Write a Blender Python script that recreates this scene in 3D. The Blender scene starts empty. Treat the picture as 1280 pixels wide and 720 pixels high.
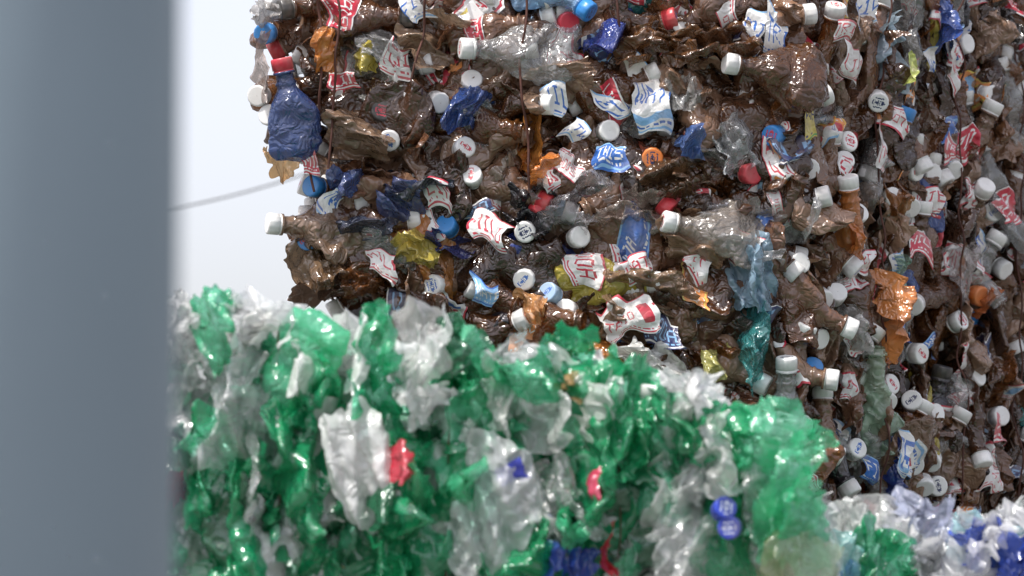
import bpy, math
import numpy as np
rng = np.random.default_rng(23)
sc = bpy.context.scene
sc.view_settings.view_transform = 'Standard'
sc.view_settings.look = 'None'
sc.view_settings.exposure = 0

# ------------------------------------------------------------ camera
PITCH = math.radians(5.0); CZ = 1.3; FPX = 5400.0
cd = bpy.data.cameras.new("camera"); cam = bpy.data.objects.new("camera", cd)
sc.collection.objects.link(cam); sc.camera = cam
cam.location = (0, 0, CZ); cam.rotation_euler = (math.pi/2+PITCH, 0, 0)
cd.sensor_width = 36; cd.lens = FPX*36/1280
cd.clip_start = 0.1; cd.clip_end = 2000
cd.dof.use_dof = True; cd.dof.focus_distance = 6.02; cd.dof.aperture_fstop = 5.9

def W(px, py, y):
    u = (px-640)/FPX; v = (360-py)/FPX
    d = np.array([u, math.cos(PITCH)-v*math.sin(PITCH), math.sin(PITCH)+v*math.cos(PITCH)])
    t = y/d[1]
    return np.array([0, 0, CZ])+d*t
def PX(p):
    q=np.asarray(p)-np.array([0,0,CZ]); f=q[1]*math.cos(PITCH)+q[2]*math.sin(PITCH); u=-q[1]*math.sin(PITCH)+q[2]*math.cos(PITCH)
    return 640+FPX*q[0]/f, 360-FPX*u/f

# ------------------------------------------------------------ mesh helpers
class Acc:
    def __init__(s): s.v=[]; s.f=[]; s.c=[]; s.n=0
    def add(s, V, F, C):
        C = np.asarray(C, float)
        if C.ndim == 1: C = np.repeat(C[None], len(F), 0)
        s.v.append(V); s.f.append(F+s.n); s.c.append(C); s.n += len(V)
    def build(s, name, mat, parent, smooth=True):
        V=np.concatenate(s.v); F=np.concatenate(s.f); C=np.concatenate(s.c)
        me=bpy.data.meshes.new(name)
        me.vertices.add(len(V)); me.vertices.foreach_set('co', V.astype(np.float32).ravel())
        me.loops.add(len(F)*4); me.loops.foreach_set('vertex_index', F.astype(np.int32).ravel())
        me.polygons.add(len(F))
        me.polygons.foreach_set('loop_start', np.arange(0,len(F)*4,4,dtype=np.int32))
        me.polygons.foreach_set('loop_total', np.full(len(F),4,dtype=np.int32))
        me.polygons.foreach_set('use_smooth', np.full(len(F),smooth))
        me.update(calc_edges=True)
        a=me.color_attributes.new('Col','FLOAT_COLOR','CORNER')
        a.data.foreach_set('color', np.repeat(C,4,0).astype(np.float32).ravel())
        me.materials.append(mat)
        o=bpy.data.objects.new(name,me); sc.collection.objects.link(o); o.parent=parent
        return o

_gf={}
def gridf(nu,nv,wrap):
    k=(nu,nv,wrap)
    if k not in _gf:
        i,j=np.meshgrid(np.arange(nu-1),np.arange(nv if wrap else nv-1),indexing='ij')
        i=i.ravel(); j=j.ravel(); j2=(j+1)%nv
        _gf[k]=np.stack([i*nv+j,i*nv+j2,(i+1)*nv+j2,(i+1)*nv+j],1)
    return _gf[k]

def unit(v): v=np.asarray(v,float); return v/np.linalg.norm(v)
def frame(a,n):
    z=unit(a); y=np.asarray(n,float); y=y-z*np.dot(y,z)
    if np.linalg.norm(y)<1e-4: y=np.cross(z,[0.3,0.9,0.1])
    y=unit(y); x=np.cross(y,z); return np.stack([x,y,z],1)
def sstep(x): x=np.clip(x,0,1); return x*x*(3-2*x)
def tri(x): return 2*np.abs(2*(x%1)-1)-1

def creases(r, lo, hi, n, slope):
    out=[]
    for f in np.geomspace(lo,hi,n):
        f=f*r.uniform(.8,1.25)
        out.append((unit(r.normal(size=3))*f, unit(r.normal(size=3))*slope/f, r.uniform(), unit(r.normal(size=3))*f*r.uniform(1,3), r.uniform(.1,.45), r.uniform(0,6)))
    return out
def folds(r, lo, hi, n, slope):
    """long folds running along local z, displaced mostly along the local normal y"""
    out=[]
    for f in np.geomspace(lo,hi,n):
        f=f*r.uniform(.8,1.25)
        out.append((unit([1,0,r.normal()*.45])*f, unit([r.normal()*.25,1,r.normal()*.1])*slope/f, r.uniform(), unit(r.normal(size=3))*f*r.uniform(.6,1.6), r.uniform(.15,.5), r.uniform(0,6)))
    return out
def crumple(P, cr, w):
    P=P.copy()
    for d,v,ph,d2,am,ph2 in cr:
        P = P + (tri(P@d+ph+am*np.sin(P@d2+ph2))*w)[:,None]*v
    return P

# ------------------------------------------------------------ bitmap labels
FONT={'T':["11111"]+["00100"]*6,'W':["10001","10001","10001","10101","10101","11011","10001"],
'I':["01110"]+["00100"]*5+["01110"],'S':["01111","10000","10000","01110","00001","00001","11110"],
'E':["11111","10000","10000","11110","10000","10000","11111"],'A':["01110","10001","10001","11111","10001","10001","10001"],
'O':["01110"]+["10001"]*5+["01110"],'D':["11110"]+["10001"]*5+["11110"],'L':["10000"]*6+["11111"],
'M':["10001","11011","10101","10101","10001","10001","10001"],'R':["11110","10001","10001","11110","10100","10010","10001"],
'F':["11111","10000","10000","11110","10000","10000","10000"]}
WHT=(.70,.70,.68,1); RED=(.48,.03,.055,1); BLU=(.04,.14,.45,1); LBL=(.22,.42,.66,1); ORG=(.66,.24,.06,1); YEL=(.62,.50,.1,1); NAV=(.02,.03,.10,1); GRN=(.05,.35,.12,1)
def label_cols(nr,nc,r,style):
    C=np.zeros((nr,nc,4)); bg,fg,band={ 'red':(WHT,RED,RED),'blue':(WHT,BLU,LBL),'redbg':(RED,WHT,WHT),'bluebg':(BLU,WHT,LBL),'navy':(NAV,LBL,WHT),'orange':(ORG,WHT,YEL),'yellow':(YEL,NAV,GRN),'lblue':(LBL,WHT,BLU)}[style]
    C[:]=bg
    C[:1]=band; C[nr-2:nr-1]=band
    word=["SODA","WATER","LIMO","TWIST","MILD","TRIO","FIT"][r.integers(7)]
    sy=1 if nr<26 else 2; row0=max(2,(nr-7*sy)//2-1)
    if nr>=26: C[nr-9:nr-5]=[RED,BLU,LBL,WHT][r.integers(4)]
    c=int(r.integers(0,4))
    while c<nc:
        for ch in word:
            for i,rw in enumerate(FONT[ch]):
                for j,b in enumerate(rw):
                    if b=='1' and c+j<nc: C[row0+i*sy:row0+i*sy+sy,c+j]=fg
            c+=6
        c+=int(r.integers(3,9))
        if r.random()<.6:
            wd=int(r.integers(4,9)); C[row0-1:row0+7*sy+1,min(c,nc):min(c+wd,nc)]=[BLU,RED,YEL,ORG,LBL,RED][r.integers(6)]
            c+=wd+2
    fp=r.random((nc,))<.5
    C[nr-4:nr-3,fp]=fg
    return C
# ------------------------------------------------------------ pieces
def bottle(acc, capacc, labacc, pos, axis, normal, r, col, capcol=None, L=.31, R=.048, k=.35, squash=.8,
           slope=.12, label=None, nr=40, ns=36, bend=None, mark=None, wide=.28):
    """local frame: cap top at the origin, +z is the cap direction, y is the direction of flattening"""
    cr=creases(r,8,60,9,slope); M=frame(axis,normal)
    bend=r.normal()*1.2 if bend is None else bend
    ribs=r.random()<.6; rf=r.uniform(260,480)
    def D(P):
        s=-P[:,2]; w=sstep((s-.045)/.06)
        Q=P.copy()
        s2=np.where(s>.06,.06+(s-.06)*squash,s)
        Q[:,0]*=1+wide*w; Q[:,1]*=1-(1-k)*w; Q[:,2]=-s2
        Q=crumple(Q,cr,w)
        Q[:,0]+=bend*np.clip(s2-.06,0,1)**2
        return Q@M.T+pos
    s=np.concatenate([[.012,.019,.0192,.0225,.0228,.032],np.linspace(.036,L,nr-6)])
    q=min(1,(L-.04)/.2)
    prof=np.interp(s,[.012,.019,.0192,.0225,.0228,.032,.032+.018*q,.032+.043*q,.032+.068*q,.032+.09*q,L-.05*q,L-.03*q,L-.012*q,L-.004,L],
                   [.0125,.0128,.0165,.0165,.0128,.0135,.022,.038,.046,.048,.048,.0475,.040,.024,.002])
    prof=np.where(s>.036,np.maximum(prof/.048*R,np.minimum(.0135,prof)),prof*.93)
    if ribs: prof=prof*(1+.05*np.sin(s*rf)*sstep((s-.1)/.03)*sstep((L-.04-s)/.02))
    th=np.linspace(0,2*math.pi,ns,endpoint=False)
    rr=prof[:,None]*(1+.10*np.cos(5*th)[None]*sstep((s-(L-.05))/.04)[:,None])
    P=np.stack([rr*np.cos(th),rr*np.sin(th),-np.repeat(s[:,None],ns,1)],-1).reshape(-1,3)
    acc.add(D(P),gridf(nr,ns,True),col)
    if label:
        s0=r.uniform(.09,.13)*min(1,L/.24); hh=r.uniform(.045,.072)*min(1,L/.22); nv=18; nu=70
        a0=r.uniform(0,6.28); span=r.uniform(2.6,6.1)
        ss=np.linspace(s0,s0+hh,nv+1); aa=np.linspace(a0,a0+span,nu+1)
        S,A=np.meshgrid(ss,aa,indexing='ij'); A=A-(S-s0)*3
        rad=np.maximum(R,.0)+.0028
        P=np.stack([rad*np.cos(A),rad*np.sin(A),-S],-1).reshape(-1,3)
        C=label_cols(nv,nu,r,label)
        labacc.add(D(P),gridf(nv+1,nu+1,False),C.reshape(-1,4))
    if capcol is not None: cap(capacc,pos,M,r,capcol,mark,.93)

CP=np.array([(.0150,-.0225),(.0156,-.0222),(.0156,-.019),(.0145,-.0186),(.0145,-.018),(.0160,-.0176),(.0160,-.0025),(.0154,-.0008),(.0142,0),(.0125,0),(.0105,0),(.0085,0),(.0065,0),(.0045,0),(.0025,0),(.0004,0)])
def cap(acc,pos,M,r,col,mark=None,sc_=1.0):
    ns=48; n=len(CP); th=np.linspace(0,2*math.pi,ns,endpoint=False)
    rad=CP[:,0][:,None]*np.ones(ns)[None]; rad[5:7]*=1+.022*((np.arange(ns)//2)%2)[None]
    P=np.stack([rad*np.cos(th),rad*np.sin(th),np.repeat(CP[:,1][:,None],ns,1)],-1).reshape(-1,3)*sc_
    C=np.zeros((n-1,ns,4)); C[:]=col
    if mark is None and r.random()<.45: mark=[RED,BLU,RED,NAV][r.integers(4)]
    if mark is not None and mark is not False:
        rot=r.uniform(0,6.28)
        rc=(CP[:-1,0]+CP[1:,0])/2; tc=th+math.pi/ns
        X=rc[:,None]*np.cos(tc+rot); Y=rc[:,None]*np.sin(tc+rot)
        m=(np.abs(Y)<.0036)&(np.abs(X)<.0105)&(np.sin(X*2300)+.25>0); m[:9]=False
        C[m]=mark
        if r.random()<.4:
            m=(np.abs(np.abs(Y)-.0075)<.0010)&(np.abs(X)<.007); m[:9]=False; C[m]=mark
    acc.add(P@M.T+pos,gridf(n,ns,True),C.reshape(-1,4))

def sheet(acc,pos,up,normal,w,h,r,col,slope=.28,n=44,curl=None,ragged=.16,iso=.07,lo=12,hi=75):
    """folded, crumpled piece of film / flattened bottle wall"""
    cr=folds(r,lo,hi,6,slope)+creases(r,12,60,5,iso); M=frame(up,normal)
    u=np.linspace(-.5,.5,n); U,V=np.meshgrid(u,u,indexing='ij')
    ang=np.arctan2(V,U); ph=r.uniform(0,6.28,4)
    sq=np.maximum(np.abs(np.cos(ang)),np.abs(np.sin(ang)))
    round_=.4+.6*sq
    edge=round_*(1+ragged*(np.sin(3*ang+ph[0])*.6+np.sin(5*ang+ph[1])*.4+np.sin(9*ang+ph[2])*.35+np.sin(17*ang+ph[3])*.2))
    U=U*edge*w; V=V*edge*h
    c=r.uniform(1,6) if curl is None else curl
    P=np.stack([U,-c*(U**2)-c*.3*V**2,V],-1).reshape(-1,3)
    P=crumple(P,cr,np.ones(len(P)))
    acc.add(P@M.T+pos,gridf(n,n,False),col)

def tag(acc,pos,up,normal,w,h,r,style,slope=.09,cell=.0022,curl=5):
    nc=max(8,int(w/cell)); nr_=max(11,int(h/cell)); cr=creases(r,9,40,7,slope); M=frame(up,normal)
    V,U=np.meshgrid(np.linspace(.5,-.5,nr_+1)*h,np.linspace(.5,-.5,nc+1)*w,indexing='ij')
    U=U+V*r.uniform(-.2,.5)+.004*np.sin(V*110+r.uniform(0,6))
    V=V*(1+U/w*r.uniform(-.6,.6))+.005*np.sin(U*90+r.uniform(0,6))
    P=np.stack([U,curl*U**2*-1-6*V**2,V],-1).reshape(-1,3)
    P=crumple(P,cr,np.ones(len(P)))
    acc.add(P@M.T+pos,gridf(nr_+1,nc+1,False),label_cols(nr_,nc,r,style).reshape(-1,4))

# ------------------------------------------------------------ materials
def nodes(name):
    m=bpy.data.materials.new(name); m.use_nodes=True; nt=m.node_tree; nt.nodes.clear(); return m,nt
def plastic_mat(name,rough,bump,bscale,transl,var=.35,spec=.5,dirt=(.16,.12,.09),clear=True,gamma=.45,f0=.05,f90=.6):
    m,nt=nodes(name); N=nt.nodes; Lk=nt.links.new
    out=N.new('ShaderNodeOutputMaterial'); at=N.new('ShaderNodeAttribute'); at.attribute_name='Col'
    tc=N.new('ShaderNodeTexCoord')
    nz=N.new('ShaderNodeTexNoise'); nz.inputs['Scale'].default_value=28; nz.inputs['Detail'].default_value=3; nz.inputs['Roughness'].default_value=.65
    Lk(tc.outputs['Object'],nz.inputs['Vector'])
    mr=N.new('ShaderNodeMapRange'); mr.inputs['From Min'].default_value=.42; mr.inputs['From Max'].default_value=.72
    mr.inputs['To Min'].default_value=0; mr.inputs['To Max'].default_value=var; Lk(nz.outputs['Fac'],mr.inputs['Value'])
    mx=N.new('ShaderNodeMix'); mx.data_type='RGBA'; mx.inputs[7].default_value=(*dirt,1)
    Lk(mr.outputs[0],mx.inputs[0]); Lk(at.outputs['Color'],mx.inputs[6])
    bp=None
    if bump>0:
        vo=N.new('ShaderNodeTexNoise'); vo.inputs['Scale'].default_value=bscale; vo.inputs['Detail'].default_value=1.5
        vo.inputs['Distortion'].default_value=1.2
        Lk(tc.outputs['Object'],vo.inputs['Vector'])
        s1=N.new('ShaderNodeMath'); s1.operation='SUBTRACT'; s1.inputs[1].default_value=.5; Lk(vo.outputs['Fac'],s1.inputs[0])
        s2=N.new('ShaderNodeMath'); s2.operation='ABSOLUTE'; Lk(s1.outputs[0],s2.inputs[0])
        bp=N.new('ShaderNodeBump'); bp.inputs['Strength'].default_value=bump; bp.inputs['Distance'].default_value=.02
        Lk(s2.outputs[0],bp.inputs['Height'])
    if not clear:
        pb=N.new('ShaderNodeBsdfPrincipled'); pb.inputs['Roughness'].default_value=rough; pb.inputs['Specular IOR Level'].default_value=spec
        Lk(mx.outputs[2],pb.inputs['Base Color'])
        if bp: Lk(bp.outputs[0],pb.inputs['Normal'])
        Lk(pb.outputs[0],out.inputs['Surface']); return m
    df=N.new('ShaderNodeBsdfDiffuse'); Lk(mx.outputs[2],df.inputs['Color']); Lk(bp.outputs[0],df.inputs['Normal'])
    tl=N.new('ShaderNodeBsdfTranslucent'); Lk(mx.outputs[2],tl.inputs['Color'])
    m1=N.new('ShaderNodeMixShader'); m1.inputs[0].default_value=transl; Lk(df.outputs[0],m1.inputs[1]); Lk(tl.outputs[0],m1.inputs[2])
    tr=N.new('ShaderNodeBsdfTransparent'); gm=N.new('ShaderNodeGamma'); gm.inputs['Gamma'].default_value=gamma
    Lk(at.outputs['Color'],gm.inputs['Color']); Lk(gm.outputs[0],tr.inputs['Color'])
    m2=N.new('ShaderNodeMixShader'); Lk(at.outputs['Alpha'],m2.inputs[0]); Lk(tr.outputs[0],m2.inputs[1]); Lk(m1.outputs[0],m2.inputs[2])
    # Schlick-type reflectance, the same for both sides of the thin wall
    lw=N.new('ShaderNodeLayerWeight'); lw.inputs['Blend'].default_value=.5; Lk(bp.outputs[0],lw.inputs['Normal'])
    pw=N.new('ShaderNodeMath'); pw.operation='POWER'; pw.inputs[1].default_value=3.5; Lk(lw.outputs['Facing'],pw.inputs[0])
    mu=N.new('ShaderNodeMath'); mu.operation='MULTIPLY_ADD'; mu.inputs[1].default_value=f90; mu.inputs[2].default_value=f0; mu.use_clamp=True; Lk(pw.outputs[0],mu.inputs[0])
    gl=N.new('ShaderNodeBsdfGlossy'); gl.inputs['Roughness'].default_value=rough; Lk(bp.outputs[0],gl.inputs['Normal'])
    m3=N.new('ShaderNodeMixShader'); Lk(mu.outputs[0],m3.inputs[0]); Lk(m2.outputs[0],m3.inputs[1]); Lk(gl.outputs[0],m3.inputs[2])
    Lk(m3.outputs[0],out.inputs['Surface']); return m
M_PET=plastic_mat('crushed_pet',.15,.5,50,.20,var=.22,dirt=(.20,.14,.10),f0=.08,f90=.55)
M_GRN=plastic_mat('crushed_clear_and_green_pet',.18,.45,34,.38,var=.08,dirt=(.5,.52,.49),gamma=.22,f0=.09,f90=.5)
M_CAP=plastic_mat('cap_plastic',.36,0,90,0,var=.3,clear=False,dirt=(.33,.29,.24))
M_LAB=plastic_mat('printed_label',.28,.25,50,0,var=.5,clear=False,dirt=(.3,.25,.21))
def simple(name,col,rough,metal=0,scale=20,amt=.3,bump=.2):
    m,nt=nodes(name); N=nt.nodes; Lk=nt.links.new
    out=N.new('ShaderNodeOutputMaterial'); pb=N.new('ShaderNodeBsdfPrincipled'); tc=N.new('ShaderNodeTexCoord')
    nz=N.new('ShaderNodeTexNoise'); nz.inputs['Scale'].default_value=scale; nz.inputs['Detail'].default_value=6
    Lk(tc.outputs['Object'],nz.inputs['Vector']); cr=N.new('ShaderNodeValToRGB')
    cr.color_ramp.elements[0].position=.3; cr.color_ramp.elements[1].position=.7
    cr.color_ramp.elements[0].color=(*[c*(1-amt) for c in col],1); cr.color_ramp.elements[1].color=(*[c*(1+amt) for c in col],1)
    Lk(nz.outputs['Fac'],cr.inputs[0]); Lk(cr.outputs[0],pb.inputs['Base Color'])
    pb.inputs['Roughness'].default_value=rough; pb.inputs['Metallic'].default_value=metal
    bp=N.new('ShaderNodeBump'); bp.inputs['Strength'].default_value=bump; bp.inputs['Distance'].default_value=.01
    Lk(nz.outputs['Fac'],bp.inputs['Height']); Lk(bp.outputs[0],pb.inputs['Normal']); Lk(pb.outputs[0],out.inputs['Surface']); return m
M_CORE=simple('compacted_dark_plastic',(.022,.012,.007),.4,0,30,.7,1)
M_CORE2=simple('compacted_pale_plastic',(.04,.14,.085),.4,0,22,.7,1)
M_WIRE=simple('rusty_wire',(.07,.025,.016),.7,.3,60,.4)
M_POLE=simple('painted_steel',(.20,.26,.305),.5,0,3,.06,.02)
M_GROUND=simple('yard_concrete',(.16,.155,.145),.9,0,1.5,.3,.4)
M_CABLE=simple('cable_rubber',(.06,.06,.065),.6)

def empty(name,loc=(0,0,0)):
    e=bpy.data.objects.new(name,None); sc.collection.objects.link(e); e.location=loc; e.empty_display_size=.2; return e

def prism(name,pts,z0,z1,mat,parent,amp=.02,step=.04):
    pts=[np.array(p,float) for p in pts]; ring=[]
    for i in range(len(pts)):
        a,b=pts[i],pts[(i+1)%len(pts)]; n=max(1,int(np.linalg.norm(b-a)/step))
        for k in range(n): ring.append(a+(b-a)*k/n)
    ring=np.array(ring); c=ring.mean(0); nz=int((z1-z0)/step)+1; layers=[]
    for z in np.linspace(z0,z1,nz): layers.append(np.c_[ring,np.full(len(ring),z)])
    for f in (.75,.5,.25,.01): layers.append(np.c_[c+(ring-c)*f,np.full(len(ring),z1)])
    V=np.concatenate(layers); V=crumple(V,creases(rng,3,14,7,amp*8),np.full(len(V),.5))
    A=Acc(); A.add(V,gridf(len(layers),len(ring),True),(0,0,0,1)); return A.build(name,mat,parent)

def wire(name,pts,rad,mat,parent):
    cu=bpy.data.curves.new(name,'CURVE'); cu.dimensions='3D'; cu.bevel_depth=rad; cu.bevel_resolution=2
    sp=cu.splines.new('NURBS'); sp.points.add(len(pts)-1); sp.use_endpoint_u=True; sp.order_u=3
    for i,p in enumerate(pts): sp.points[i].co=(*p,1)
    cu.materials.append(mat); o=bpy.data.objects.new(name,cu); sc.collection.objects.link(o); o.parent=parent; return o

# ============================================================ BROWN BALE
brown=empty('brown_plastic_bottle_bale')
bb,bc,bl=Acc(),Acc(),Acc()
XC=.385; SL=1.35
def ysurf(x): 
    t=x-XC; k=.03
    return 6.0+SL*(t+math.sqrt(t*t+k*k))/2
def snorm(x):
    t=x-XC; k=.03; d=SL*(1+t/math.sqrt(t*t+k*k))/2
    return unit([d,-1,0])
def WB(px,py,out=0.0):
    y=6.0
    for _ in range(30): p=W(px,py,y); y=.5*y+.5*ysurf(p[0])
    p=W(px,py,y); n=snorm(p[0]); return p+n*out,n
BROWNS=[(.165,.078,.042,.9),(.13,.057,.028,.8),(.085,.033,.013,.62),(.26,.155,.098,.95),(.14,.050,.015,.55),(.045,.018,.008,.8),(.22,.080,.020,.48),(.21,.115,.068,.92)]
def bcol(r):
    q=r.random()
    if q<.875:
        c=np.array(BROWNS[r.integers(len(BROWNS))]); c[:3]*=r.uniform(.7,1.25); return c
    if q<.94: return np.array([.62,.62,.60,.22])
    return np.array([(.03,.06,.3,.7),(.03,.08,.3,.7),(.5,.19,.04,.8),(.5,.4,.06,.85),(.03,.25,.25,.6),(.02,.02,.03,.95),(.02,.02,.03,.95),(.35,.09,.05,.9)][r.integers(8)])
def capc(r):
    q=r.random()
    if q<.84: g=r.uniform(.60,.76); return np.array([g,g,g*.97,1])
    return np.array([(.03,.2,.5,1),(.45,.03,.04,1),(.45,.03,.04,1),(.03,.05,.25,1),(.25,.4,.55,1),(.03,.03,.03,1)][r.integers(6)])
LST=['red','blue','red','redbg','bluebg','red','red','navy','orange','redbg','red']
def lab(r,p=.42): return LST[r.integers(len(LST))] if r.random()<p else None
EDGE=np.array([(-200,300),(0,306),(60,322),(130,326),(180,345),(290,345),(350,372),(430,395),(800,395)],float)
edgex=lambda py: np.interp(py,EDGE[:,0],EDGE[:,1])
zlo=1.50; zhi=2.36
path=[];x=-.36
while x<.92:
    path.append(x); x+=.050/math.sqrt(1+((ysurf(x+.01)-ysurf(x))/.01)**2)
for x0 in path:
    for z0 in np.arange(zlo-.0,zhi,.048):
        x=x0+rng.normal()*.012; z=z0+rng.normal()*.014; n=snorm(x); tan=np.array([-n[1],n[0],0]); up=np.array([0,0,1.])
        side=x>XC-.03; p=np.array([x,ysurf(x),z]); mode=rng.random()
        ppx,ppy=PX(p)
        if ppx<edgex(ppy)+6: continue
        L=rng.uniform(.20,.30); R=rng.uniform(.030,.045)
        if side:
            ax=unit(up*rng.choice([-1,1])+tan*rng.normal()*.25+n*rng.normal()*.25); fl=unit(tan+n*rng.uniform(-.3,1.6)+up*.2*rng.normal())
        else:
            ax=unit(tan*rng.choice([-1,1])+up*rng.normal()*.45+n*rng.normal()*.25); fl=unit((up if mode<.4 else n)+n*rng.normal()*.4+up*rng.normal()*.35)
        edge=abs(np.dot(fl,n)); depth=.010+.04*(1-edge)+rng.uniform(0,.03)
        k=rng.uniform(.22,.42)
        c=p-n*depth+ax*(.06+(L-.06)*.4)
        if ppx<edgex(ppy)+150 and not side:
            if ax[0]>0: ax=-ax
            ax=unit(ax+np.array([0,-.15 if rng.random()<.5 else .0,0]))
            c=p-n*depth+ax*min(.10,max(.0,(ppx-edgex(ppy)-20)/900)); c[0]+=rng.uniform(0,.02)
        bottle(bb,bc,bl,c,ax,fl,rng,bcol(rng),capc(rng) if (ppx<480 or rng.random()<(.62 if side else .5)) else None,L=L,R=R,k=k,squash=rng.uniform(.6,.85),label=lab(rng),nr=40,ns=36)
# flattened walls lying over the front
for _ in range(130):
    sd=rng.random()<.45
    px=rng.uniform(1000,1290) if sd else rng.uniform(385,1000); py=rng.uniform(-80,600)
    if px<760 and py>440: continue
    p,n=WB(px,py,rng.uniform(-.02,.008)); c=np.array(BROWNS[rng.integers(len(BROWNS))]); c[:3]*=rng.uniform(.8,1.3)
    if rng.random()<.12: c=np.array([.62,.62,.60,.22])
    up=[rng.normal()*.3,0,1] if sd else [1,0,rng.normal()*.7]
    sheet(bb,p,unit(up),unit(n+rng.normal(size=3)*.4),rng.uniform(.03,.06)*(.8 if sd else 1),rng.uniform(.06,.11),rng,c,n=36)
# whole crushed bottles lying at the surface
for _ in range(84):
    sd=rng.random()<.48
    px=rng.uniform(1010,1300) if sd else rng.uniform(430,1000); py=rng.uniform(-60,600)
    if px<760 and py>430: continue
    p,n=WB(px,py,rng.uniform(-.008,.010)); L=rng.uniform(.13,.20)
    ax=unit(([rng.normal()*.35,0,rng.choice([-1,1])] if sd else [rng.choice([-1,1]),0,rng.normal()*.5])+n*rng.uniform(-.05,.35))
    c=bcol(rng) if rng.random()<.85 else np.array([.64,.65,.63,.22])
    bottle(bb,bc,bl,p+ax*L*.35,ax,n+rng.normal(size=3)*.25,rng,c,capc(rng) if rng.random()<.65 else None,L=L,R=rng.uniform(.024,.034)*(.85 if sd else 1),k=rng.uniform(.35,.55),squash=.85,slope=.10,label=lab(rng,.6),nr=50,ns=46,bend=rng.normal()*1.5)
def cap_out(px,py,col,out=.018,tilt=None,mark=None,bcolr=None,cl=.55):
    p,n=WB(px,py,out); 
    d=np.array(tilt,float) if tilt is not None else n*1.0+np.array([rng.normal()*cl,0,rng.normal()*cl*.8])
    view=unit(-p+np.array([0,0,CZ]))
    if tilt is None: d=unit(d)*.75+view*.35
    if px<440: d[0]=-abs(d[0])-.3
    bottle(bb,bc,bl,p,unit(d),[rng.normal()*.3,rng.normal()*.3,1],rng,bcol(rng) if bcolr is None else bcolr,col,L=.24,R=.036,k=.32,squash=.7,label=lab(rng,.3),nr=36,ns=32,bend=0,mark=mark)
w_=(.72,.72,.70,1); B_=(.03,.2,.5,1); R_=(.5,.03,.05,1); O_=(.7,.2,.04,1); LB=(.3,.43,.58,1)
CAPS=[(330,45,B_),(335,145,w_),(322,122,w_),(388,234,B_),(383,302,B_),(575,25,w_),(594,15,w_),(487,178,w_),(508,138,w_),(518,118,w_),
(551,131,w_),(528,162,w_),(583,185,w_),(589,219,w_),(556,281,B_),(656,292,w_),(654,352,w_),(683,366,LB),(705,388,w_),(540,358,w_),(778,345,w_),(726,297,w_),
(940,219,R_),(978,202,R_),(1000,213,w_),(959,172,B_),(815,200,O_),(992,68,w_),(993,110,w_),(1050,177,w_),(1043,200,w_),(1062,265,w_),(1105,247,w_),
(1155,218,w_),(1180,215,w_),(1198,55,w_),(991,329,w_),(1034,365,w_),(1008,388,w_),(1015,425,w_),(1004,457,B_),(1018,377,w_),(1103,480,w_),
(1160,517,w_),(1140,443,w_),(1128,383,w_),(1230,265,w_),(1215,372,O_),(1116,186,w_),(1127,262,w_),(1135,215,w_),(1150,580,w_),(1143,612,w_),(1160,608,w_),(1115,578,w_),
(1131,583,w_),(1240,520,w_),(996,533,w_),(1098,505,w_),(1126,500,w_),(712,30,R_),(762,165,w_),(505,98,w_),(478,140,(.03,.03,.03,1)),
(1245,340,w_),(1190,400,w_),(1212,470,w_),(1085,130,w_),(1228,120,w_),(1060,560,w_),(590,100,w_)]
for a in CAPS: cap_out(*a)
def BOT(px,py,ax,fl,out=.03,**k):
    p,n=WB(px,py,out); bottle(bb,bc,bl,p,unit(ax),fl,rng,nr=56,ns=52,**k)
BOT(354,80,(-.20,-.15,1),(0.2,-1,0),out=.06,col=(.03,.07,.22,.6),capcol=R_,L=.165,R=.031,k=.75,squash=.78,slope=.055,bend=0,wide=.08)
BOT(335,282,(-1,-.3,.05),(0,-1,.4),out=.03,col=(.22,.14,.09,.85),capcol=w_,L=.2,R=.036,k=.5,squash=.8,bend=0)
BOT(575,66,(-1,-.25,0),(0,-1,.3),out=.045,col=(.7,.71,.7,.22),capcol=w_,L=.22,R=.034,k=.5,squash=.8,bend=.4,slope=.10)
BOT(902,84,(-1,-.3,.12),(0,-1,.3),out=.045,col=(.13,.050,.015,.55),capcol=w_,L=.2,R=.036,k=.6,squash=.7,slope=.09,bend=.2)
BOT(826,280,(-1,-.25,.2),(0,-1,.6),out=.045,col=(.5,.44,.38,.35),capcol=w_,L=.18,R=.034,k=.5,squash=.8,bend=0,slope=.10)
BOT(738,22,(.6,-.3,-.5),(0,-1,.3),out=.04,col=(.3,.5,.75,.5),capcol=B_,L=.16,R=.033,k=.5,squash=.8,bend=0)
BOT(1030,222,(-.12,-.35,1),(0.3,-1,0),out=.04,col=(.50,.17,.04,.8),capcol=w_,L=.15,R=.017,k=.5,squash=.75,bend=0)
BOT(972,448,(.0,-.3,1),(0,-1,0),out=.03,col=(.7,.72,.7,.3),capcol=w_,L=.15,R=.022,k=.5,squash=.75,bend=0,slope=.07)
BOT(1075,425,(.05,-.3,1),(0.3,-1,0),out=.03,col=(.55,.72,.55,.4),capcol=None,L=.20,R=.018,k=.4,squash=.75,bend=0,slope=.14)
BOT(690,40,(1,-.3,.4),(0,-1,.3),out=.02,col=(.16,.08,.04,.75),capcol=None,L=.24,R=.045,k=.5,squash=.8)
BOT(1212,232,(.3,-.6,.5),(0,-1,.3),out=.03,col=(.2,.12,.07,.8),capcol=w_,L=.2,R=.036,k=.5,squash=.8)
def SH(px,py,w,h,lean,col,out=.022,**k):
    p,n=WB(px,py,out); wide=w>h*1.15
    if wide: up=unit([1,0,-lean*.6 if lean else .15]); w,h=h,w
    else: up=unit([lean,0,1])
    sheet(bb,p,up,unit(n+np.array([0,0,.1])),w/900*1.1,h/900*1.1,rng,col,**k)
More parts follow.
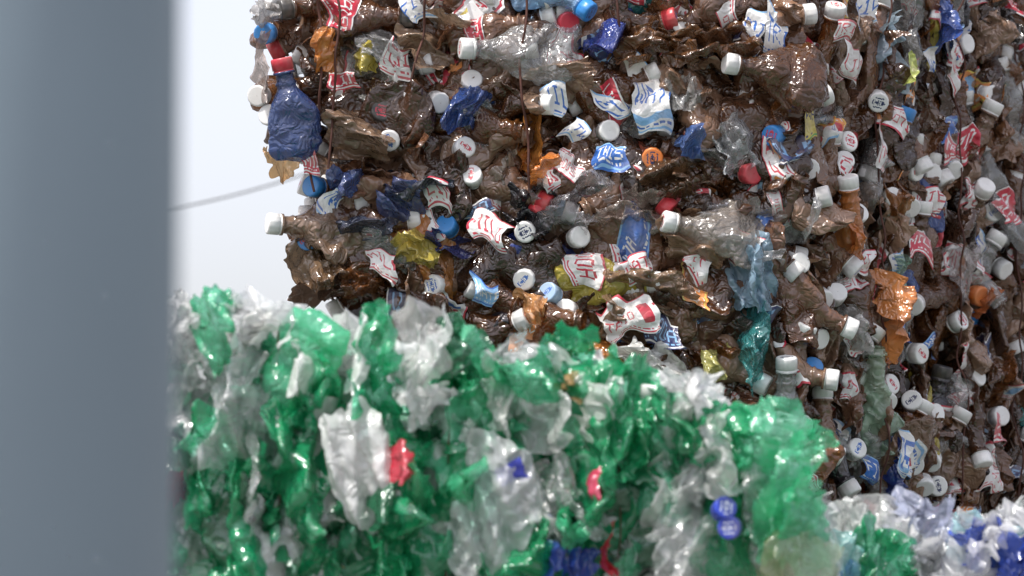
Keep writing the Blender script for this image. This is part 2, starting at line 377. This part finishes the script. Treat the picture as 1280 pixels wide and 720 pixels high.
for a in [(350,205,32,42,0,(.5,.24,.07,.6)),(412,68,24,50,.1,(.6,.22,.04,.8)),(455,78,32,44,.2,(.55,.45,.08,.8)),(664,180,24,74,-.1,(.6,.24,.05,.8)),
 (680,215,18,44,.5,(.62,.2,.04,.9)),(525,310,54,36,.4,(.5,.40,.08,.8)),(660,390,34,40,0,(.62,.30,.11,.75)),(1040,285,22,60,-.1,(.6,.20,.05,.8)),(1086,400,26,105,-.1,(.6,.22,.06,.85),.035),
 (925,180,48,76,.3,(.62,.65,.67,.35)),(715,252,95,60,0,(.6,.58,.60,.25)),(785,265,80,60,.3,(.42,.34,.29,.4)),(935,345,58,92,-.15,(.38,.56,.70,.6),.035),(940,430,30,100,0,(.05,.30,.30,.5)),
 (820,458,100,34,.8,(.70,.71,.66,.75)),(895,455,40,42,0,(.48,.46,.15,.8)),(855,120,44,40,0,(.66,.66,.64,.35)),(635,213,36,40,0,(.26,.21,.16,.7)),(1095,70,28,90,.1,(.45,.58,.68,.5)),
 (1108,95,12,56,.2,(.5,.56,.15,.85)),(1165,35,18,76,0,(.05,.11,.38,.8)),(1108,350,26,60,0,(.3,.48,.38,.4)),(925,290,110,66,.3,(.62,.62,.62,.22)),(1045,410,44,56,0,(.62,.62,.60,.35)),
 (590,138,46,54,.2,(.04,.09,.30,.6)),(560,306,60,34,.3,(.02,.03,.13,.9)),(870,45,120,66,.3,(.14,.058,.020,.62)),(820,55,100,56,-.4,(.18,.08,.030,.7)),(545,50,90,60,.2,(.26,.17,.11,.95)),
 (700,105,90,56,-.3,(.28,.18,.12,.9)),(450,170,80,56,.2,(.21,.13,.08,.9)),(840,230,80,46,.3,(.09,.045,.02,.8)),(870,300,80,66,.3,(.29,.18,.11,.85)),(810,385,110,60,.2,(.23,.14,.08,.85)),
 (1190,340,40,70,0,(.5,.46,.45,.35)),(1270,40,26,50,0,(.6,.62,.65,.4)),(1165,260,22,60,.4,(.3,.16,.09,.9)),(1220,380,26,40,.2,(.45,.13,.04,.9)),(1270,310,30,60,0,(.4,.45,.52,.4)),(330,20,36,36,.2,(.4,.38,.36,.7)),
 (328,90,20,80,0,(.35,.28,.24,.7)),(395,330,60,56,.2,(.14,.08,.04,.85)),(1245,160,30,60,.2,(.2,.09,.04,.85)),(1240,20,34,60,.2,(.02,.02,.02,.95)),(665,262,60,46,.2,(.02,.02,.025,.95)),(515,235,90,30,.2,(.03,.04,.06,.95)),(460,290,70,30,.2,(.03,.04,.07,.95)),
 (430,230,36,36,0,(.05,.09,.25,.7)),(500,255,50,34,.2,(.05,.08,.22,.7)),(860,180,30,40,.2,(.08,.16,.4,.7)),(1000,280,50,50,.2,(.62,.62,.62,.25)),(600,150,50,40,.3,(.62,.62,.62,.25)),(480,60,50,40,.3,(.62,.62,.62,.25))]: SH(*a)
def TG(px,py,w,h,lean,style,out=.022,**k):
    p,n=WB(px,py,out); nn=unit(n+np.array([rng.normal()*.3,0,rng.normal()*.3+.1]))
    tag(bl,p,unit([lean,0,1]),nn,w/900,h/900,rng,style,**k)
for a in [(385,208,30,30,-.3,'redbg',.05),(418,258,30,36,.5,'blue'),(508,78,36,32,.5,'red',.03),(772,124,34,32,-.4,'blue'),(808,122,42,92,.2,'blue',.035),(760,202,56,28,.2,'bluebg',.03),(1040,85,42,50,.4,'red',.035),
 (1133,312,44,36,.2,'redbg',.035),(785,400,76,50,-.3,'red',.035),(800,340,54,34,-.3,'red',.035),(478,330,40,40,0,'red',.03),(620,290,48,34,.2,'red',.03),(1230,540,44,34,0,'redbg',.03),(1104,560,20,52,0,'blue',.03),(694,130,34,34,.2,'blue',.03),
 (965,45,34,52,.5,'blue'),(1035,45,40,28,.3,'red',.03),(545,245,40,28,.2,'red',.03),(605,365,44,34,.4,'lblue',.03),(1150,85,24,50,.3,'blue'),(1218,600,38,38,.3,'red',.03),(1090,190,24,44,0,'red'),(1180,80,22,60,0,'red'),
 (870,340,40,40,.3,'red',.03),(1070,15,34,50,.2,'blue'),(715,172,26,34,.4,'blue'),(1190,445,22,44,.2,'red'),(1140,540,28,28,0,'blue'),(525,15,24,40,-.2,'blue'),(940,35,22,50,.6,'blue'),(925,315,60,40,.4,'red'),
 (1120,130,20,50,.3,'orange'),(590,265,50,28,-.2,'navy'),(830,415,50,30,.2,'navy'),(430,110,34,26,.2,'redbg',.03),(1000,150,20,50,.3,'yellow'),(1060,330,30,34,.2,'red',.03),(1170,180,24,34,.1,'redbg',.03)]: TG(*a)
for _ in range(30):
    TG(rng.uniform(1000,1280) if rng.random()<.7 else rng.uniform(420,990),rng.uniform(-40,600),rng.uniform(16,36),rng.uniform(22,36),rng.normal()*.4,LST[rng.integers(len(LST))],out=rng.uniform(.0,.018))
bb.build('crushed_bottles',M_PET,brown); bc.build('bottle_caps',M_CAP,brown); bl.build('labels',M_LAB,brown)
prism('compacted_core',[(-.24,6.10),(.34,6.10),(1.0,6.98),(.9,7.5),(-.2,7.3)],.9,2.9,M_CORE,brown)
for i,(px,pe) in enumerate([(398,250),(420,230),(526,130),(655,260),(776,60)]):
    pts=[]
    for py in np.arange(-120,pe,28):
        p,n=WB(px+rng.normal()*2.5+5*math.sin(py*.02+i),py,.046+rng.uniform(-.010,.010)); pts.append(p)
    wire('baling_wire_%d'%i,pts,.0018,M_WIRE,brown)
for i,px in enumerate([1090,1185,1262]):
    pts=[WB(px+rng.normal()*3,py,.022+rng.uniform(-.014,.01))[0] for py in np.arange(-120,640,30)]
    wire('baling_wire_%d'%(i+5),pts,.0015,M_WIRE,brown)
sup=empty('brown_plastic_bottle_bale')
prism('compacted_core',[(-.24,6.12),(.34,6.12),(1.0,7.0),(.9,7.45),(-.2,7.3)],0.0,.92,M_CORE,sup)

# ============================================================ GREEN BALE
green=empty('green_and_clear_plastic_bale')
gb,gc=Acc(),Acc(); YG=5.1
TOP=np.array([(150,358),(230,366),(300,380),(400,398),(450,408),(560,416),(620,436),(700,436),(760,472),(800,466),(860,456),(900,494),(960,524),(1000,552),(1030,640)],float)
topy=lambda px: np.interp(px,TOP[:,0],TOP[:,1])
G=[(.015,.46,.19,.55),(.01,.34,.13,.65),(.08,.66,.33,.45),(.006,.15,.06,.75)]; CL=[(.84,.86,.85,.2),(.82,.84,.83,.30),(.86,.86,.84,.42)]; WH=[(.86,.86,.84,.85),(.83,.84,.84,.65)]
def gcol(r):
    q=r.random()
    if q<.60: c=np.array(G[r.integers(4)])
    elif q<.60+.28: c=np.array(CL[r.integers(3)])
    elif q<.975: c=np.array(WH[r.integers(2)])
    else: c=np.array([(.6,.03,.05,.9),(.03,.06,.5,.9),(.7,.4,.05,.8),(.3,.5,.7,.6)][r.integers(4)])
    c=c.copy(); c[:3]*=r.uniform(.85,1.08); return c
for px in np.arange(120,1025,46):
    for py in np.arange(400,860,70):
        x=px+rng.normal()*14; y=py+rng.normal()*22; t=topy(x)
        if y<t+85: continue
        out=rng.uniform(-.05,.0); p=W(x,y,YG)+np.array([0,-out,0]); 
        sgn=rng.choice([-1,1]); L=rng.uniform(.18,.27)
        ax=unit([rng.normal()*.3,rng.normal()*.2,sgn]); c=p+ax*(L*.40)
        if y<t+170: c=p+np.array([0,0,.045])*(1 if ax[2]>0 else 0)+(ax*.16 if ax[2]<0 else 0)
        bottle(gb,gc,gb,c,ax,[rng.normal()*.6,-1,rng.normal()*.2],rng,gcol(rng),None if rng.random()<.6 else capc(rng),L=L,R=rng.uniform(.034,.05),k=rng.uniform(.25,.5),squash=.75,slope=.14,nr=34,ns=30)
def SG(px,py,w,h,lean,col,out=.05,y=YG,acc=None,**k):
    p=W(px,py,y-out); s=y/5400*1.1; sheet(acc or gb,p,unit([lean,0,1]),unit([rng.normal()*.3,-1,rng.normal()*.15+.1]),w*s,h*s,rng,col,**{'slope':.34,'iso':.12,'lo':8,'hi':50,**k})
for px in np.arange(170,1010,24):
    t=topy(px)
    for j in range(2):
        w=rng.random(); col=np.array(WH[rng.integers(2)] if w<.5 else CL[rng.integers(3)] if w<(.93 if px<380 else .8) else G[rng.integers(3)])
        SG(px+rng.normal()*10,t+30+rng.uniform(0,14)+j*26,rng.uniform(45,80),rng.uniform(40,64),rng.normal()*.5,col,out=.0+rng.uniform(-.12,.03))
for _ in range(90):
    px=rng.uniform(160,1010); py=rng.uniform(430,760); 
    if py<topy(px)+70: continue
    SG(px,py,rng.uniform(25,60),rng.uniform(50,130),rng.normal()*.35,gcol(rng),out=rng.uniform(.0,.04),n=38)
for _ in range(30):
    px=rng.uniform(250,980); py=rng.uniform(480,740)
    if py<topy(px)+80: continue
    p=W(px,py,YG-rng.uniform(.02,.05)); ax=unit([rng.normal()*.5,-rng.uniform(0,.3),rng.choice([-1,1])]); L=rng.uniform(.15,.2)
    bottle(gb,gc,gb,p+ax*L*.3,ax,[rng.normal()*.3,-1,.1],rng,gcol(rng),capc(rng) if rng.random()<.3 else None,L=L,R=rng.uniform(.03,.04),k=.5,squash=.8,slope=.09,nr=44,ns=40)
g1,g2,g3,g4=G
for a in [(262,420,36,110,0,g1),(290,640,100,220,.05,g1),(285,520,90,150,.1,CL[1]),(330,560,50,260,.05,CL[0]),(318,400,80,60,.1,WH[1]),(400,590,90,300,-.05,g2),(400,480,50,110,.1,g1),(385,660,80,150,0,g4),
 (470,455,44,130,0,g1),(430,440,50,80,.2,WH[0]),(525,440,80,110,.1,CL[2]),(540,500,60,60,0,WH[1]),(588,520,60,190,.1,g3),(575,440,50,70,.2,g4),
 (560,690,60,100,.1,CL[0]),(640,470,60,90,0,CL[1]),(665,520,60,80,0,CL[2]),(690,458,120,66,-.5,g1),(730,485,34,30,.2,(.5,.3,.12,.6)),(736,560,64,190,.05,g2),
 (700,650,70,130,0,CL[0]),(790,500,50,100,.2,g2),(760,530,40,90,0,CL[2]),(825,560,90,150,.05,CL[1]),(800,650,70,130,0,CL[2]),(860,500,90,50,-.5,WH[0]),(870,560,60,120,0,CL[2]),(955,570,120,120,.3,g3),(900,540,70,80,0,g2),
 (960,610,110,110,.2,(.10,.60,.32,.45)),(935,640,110,120,0,CL[0]),(865,660,60,130,.1,CL[1]),(758,604,18,30,0,(.65,.05,.12,.95)),(758,690,16,60,0,(.6,.03,.05,.95)),(445,690,30,32,0,(.6,.36,.06,.8)),(500,660,60,130,0,g2),
 (710,700,40,40,0,(.03,.08,.45,.9)),(540,600,50,90,0,g1),(830,640,22,24,0,(.6,.12,.1,.6)),(980,690,80,90,.1,(.62,.68,.4,.3)),(650,690,90,80,.1,g2),(880,700,90,60,.1,CL[0]),(1000,660,50,110,.1,g3)]:
    SG(*a,out=.06+rng.uniform(-.015,.02))
SG(455,590,56,160,-.25,WH[0],out=.085,slope=.16,iso=.06,ragged=.08)
SG(612,640,96,185,.1,(.82,.84,.84,.5),out=.085,slope=.18,iso=.08,ragged=.06)
SG(497,580,42,50,.1,(.6,.03,.06,.95),out=.09,slope=.2); SG(642,586,40,22,-.5,(.02,.04,.5,.95),out=.1,slope=.15)
cap(gc,W(908,634,YG-.12),frame([.3,-1,.25],[0,0,1]),rng,(.02,.05,.40,1),(.5,.55,.7,1),.85); cap(gc,W(911,660,YG-.12),frame([-.2,-1,-.1],[0,0,1]),rng,(.02,.05,.40,1),(.5,.55,.7,1),.85)
gb.build('crushed_green_and_clear_bottles',M_GRN,green); gc.build('bottle_caps',M_CAP,green)
pa=W(150,0,5.2)[0]; pb_=W(1000,0,5.2)[0]
prism('compacted_core',[(pa,5.19),(pb_,5.19),(pb_-.02,5.8),(pa,5.8)],0,W(640,600,5.2)[2],M_CORE2,green)
pm=W(740,0,5.2)[0]
prism('compacted_core_top',[(pa,5.19),(pm,5.19),(pm,5.75),(pa,5.75)],W(640,640,5.2)[2],W(640,500,5.2)[2],M_CORE2,green)
for i,px in enumerate([350,560,775]):
    pts=[W(px+rng.normal()*3,py,YG-.055+rng.uniform(-.015,.01)) for py in np.arange(topy(px)+25,900,30)]
    wire('baling_wire_%d'%i,pts,.0009,M_WIRE,green)

# ============================================================ WHITE/BLUE BALE
white=empty('white_and_blue_plastic_bale'); wb,wc=Acc(),Acc(); YW=5.3
C2=[(.80,.81,.82,.25),(.84,.84,.84,.75),(.62,.66,.80,.35),(.04,.12,.5,.7),(.4,.68,.74,.4),(.80,.80,.81,.3),(.03,.35,.15,.6),(.84,.84,.84,.4)]
for px in np.arange(985,1420,42):
    for py in np.arange(690,880,50):
        p=W(px+rng.normal()*12,py+rng.normal()*10,YW); ax=unit([rng.normal()*.9,rng.normal()*.3,rng.normal()*.3]); c=p+ax*.09
        bottle(wb,wc,wb,c+np.array([0,0,-.03]),ax,[rng.normal()*.4,-1,rng.normal()*.6],rng,C2[rng.integers(8)],capc(rng) if rng.random()<.3 else None,L=.2,R=.042,k=.4,squash=.75,slope=.13,nr=34,ns=30)
for px in np.arange(1010,1420,26):
    SG(px,676+rng.uniform(-14,30),rng.uniform(50,90),rng.uniform(40,66),rng.normal()*.6,C2[[0,1,7,0,5,1][rng.integers(6)]],out=rng.uniform(-.1,.05),y=YW,acc=wb)
for a in [(1165,645,80,46,.3,(.58,.62,.80,.5)),(1250,690,90,60,.2,(.03,.08,.5,.8)),(1100,695,30,80,.1,g2),(1130,705,40,40,.3,g1),(1050,705,50,60,.2,(.3,.65,.65,.5)),(1190,700,80,60,.3,(.76,.76,.78,.5)),(1060,655,60,50,.3,WH[0]),(1085,640,60,36,.3,CL[2]),(1235,660,70,30,.2,CL[2])]:
    SG(*a,out=.08,y=YW,acc=wb)
wb.build('crushed_clear_and_blue_bottles',M_GRN,white); wc.build('bottle_caps',M_CAP,white)
pa=W(1010,0,5.4)[0]
prism('compacted_core',[(pa,5.4),(1.1,5.4),(1.1,5.95),(pa,5.95)],0,W(640,720,5.4)[2],M_CORE2,white)

# ============================================================ POLE, CABLE, GROUND
YP=2.3; R_P=.085; ex=W(226,0,YP)[0]
bpy.ops.mesh.primitive_cylinder_add(vertices=128,radius=R_P,depth=4.2,location=(ex-R_P,YP,2.1))
pole=bpy.context.object; pole.name='steel_pole'; pole.data.materials.append(M_POLE)
for p in pole.data.polygons: p.use_smooth=len(p.vertices)==4
bpy.ops.mesh.primitive_cylinder_add(vertices=48,radius=.15,depth=.02,location=(0,0,0))
pl=bpy.context.object; pl.name='base_plate'; pl.data.materials.append(M_POLE); pl.parent=pole; pl.location=(0,0,.012-2.1)
a=W(225,262,9.5); b=W(345,232,9.5); d=(b-a)
cab=wire('overhead_cable',[a+d*t+np.array([0,0,.012*(t-.5)**2]) for t in np.linspace(-30,40,80)],.0022,M_CABLE,None)
me=bpy.data.meshes.new('ground'); me.from_pydata([(-600,-600,0),(600,-600,0),(600,600,0),(-600,600,0)],[],[(0,1,2,3)])
g=bpy.data.objects.new('ground',me); me.materials.append(M_GROUND); sc.collection.objects.link(g)

# ============================================================ LIGHT
sv=unit([-.34,-.32,1.0]); el=math.asin(sv[2]); az=math.atan2(sv[0],sv[1])
ld=bpy.data.lights.new('sun','SUN'); ld.energy=4.8; ld.angle=math.radians(2.0); ld.color=(1,.97,.92)
lo=bpy.data.objects.new('sun',ld); sc.collection.objects.link(lo)
from mathutils import Vector
lo.rotation_euler=Vector(sv).to_track_quat('Z','Y').to_euler()
w=bpy.data.worlds.new('World'); sc.world=w; w.use_nodes=True; nt=w.node_tree; bg=nt.nodes['Background']
sk=nt.nodes.new('ShaderNodeTexSky'); sk.sky_type='NISHITA'; sk.sun_disc=False; sk.sun_elevation=el; sk.sun_rotation=az; sk.air_density=1.0; sk.dust_density=3.0
hs=nt.nodes.new('ShaderNodeHueSaturation'); hs.inputs['Saturation'].default_value=.4; hs.inputs['Value'].default_value=1.72
ml=nt.nodes.new('ShaderNodeMix'); ml.data_type='RGBA'; ml.blend_type='MULTIPLY'; ml.inputs[0].default_value=1; ml.inputs[7].default_value=(1.03,.99,1.02,1)
nt.links.new(sk.outputs[0],hs.inputs['Color']); nt.links.new(hs.outputs[0],ml.inputs[6]); nt.links.new(ml.outputs[2],bg.inputs['Color']); bg.inputs['Strength'].default_value=.15
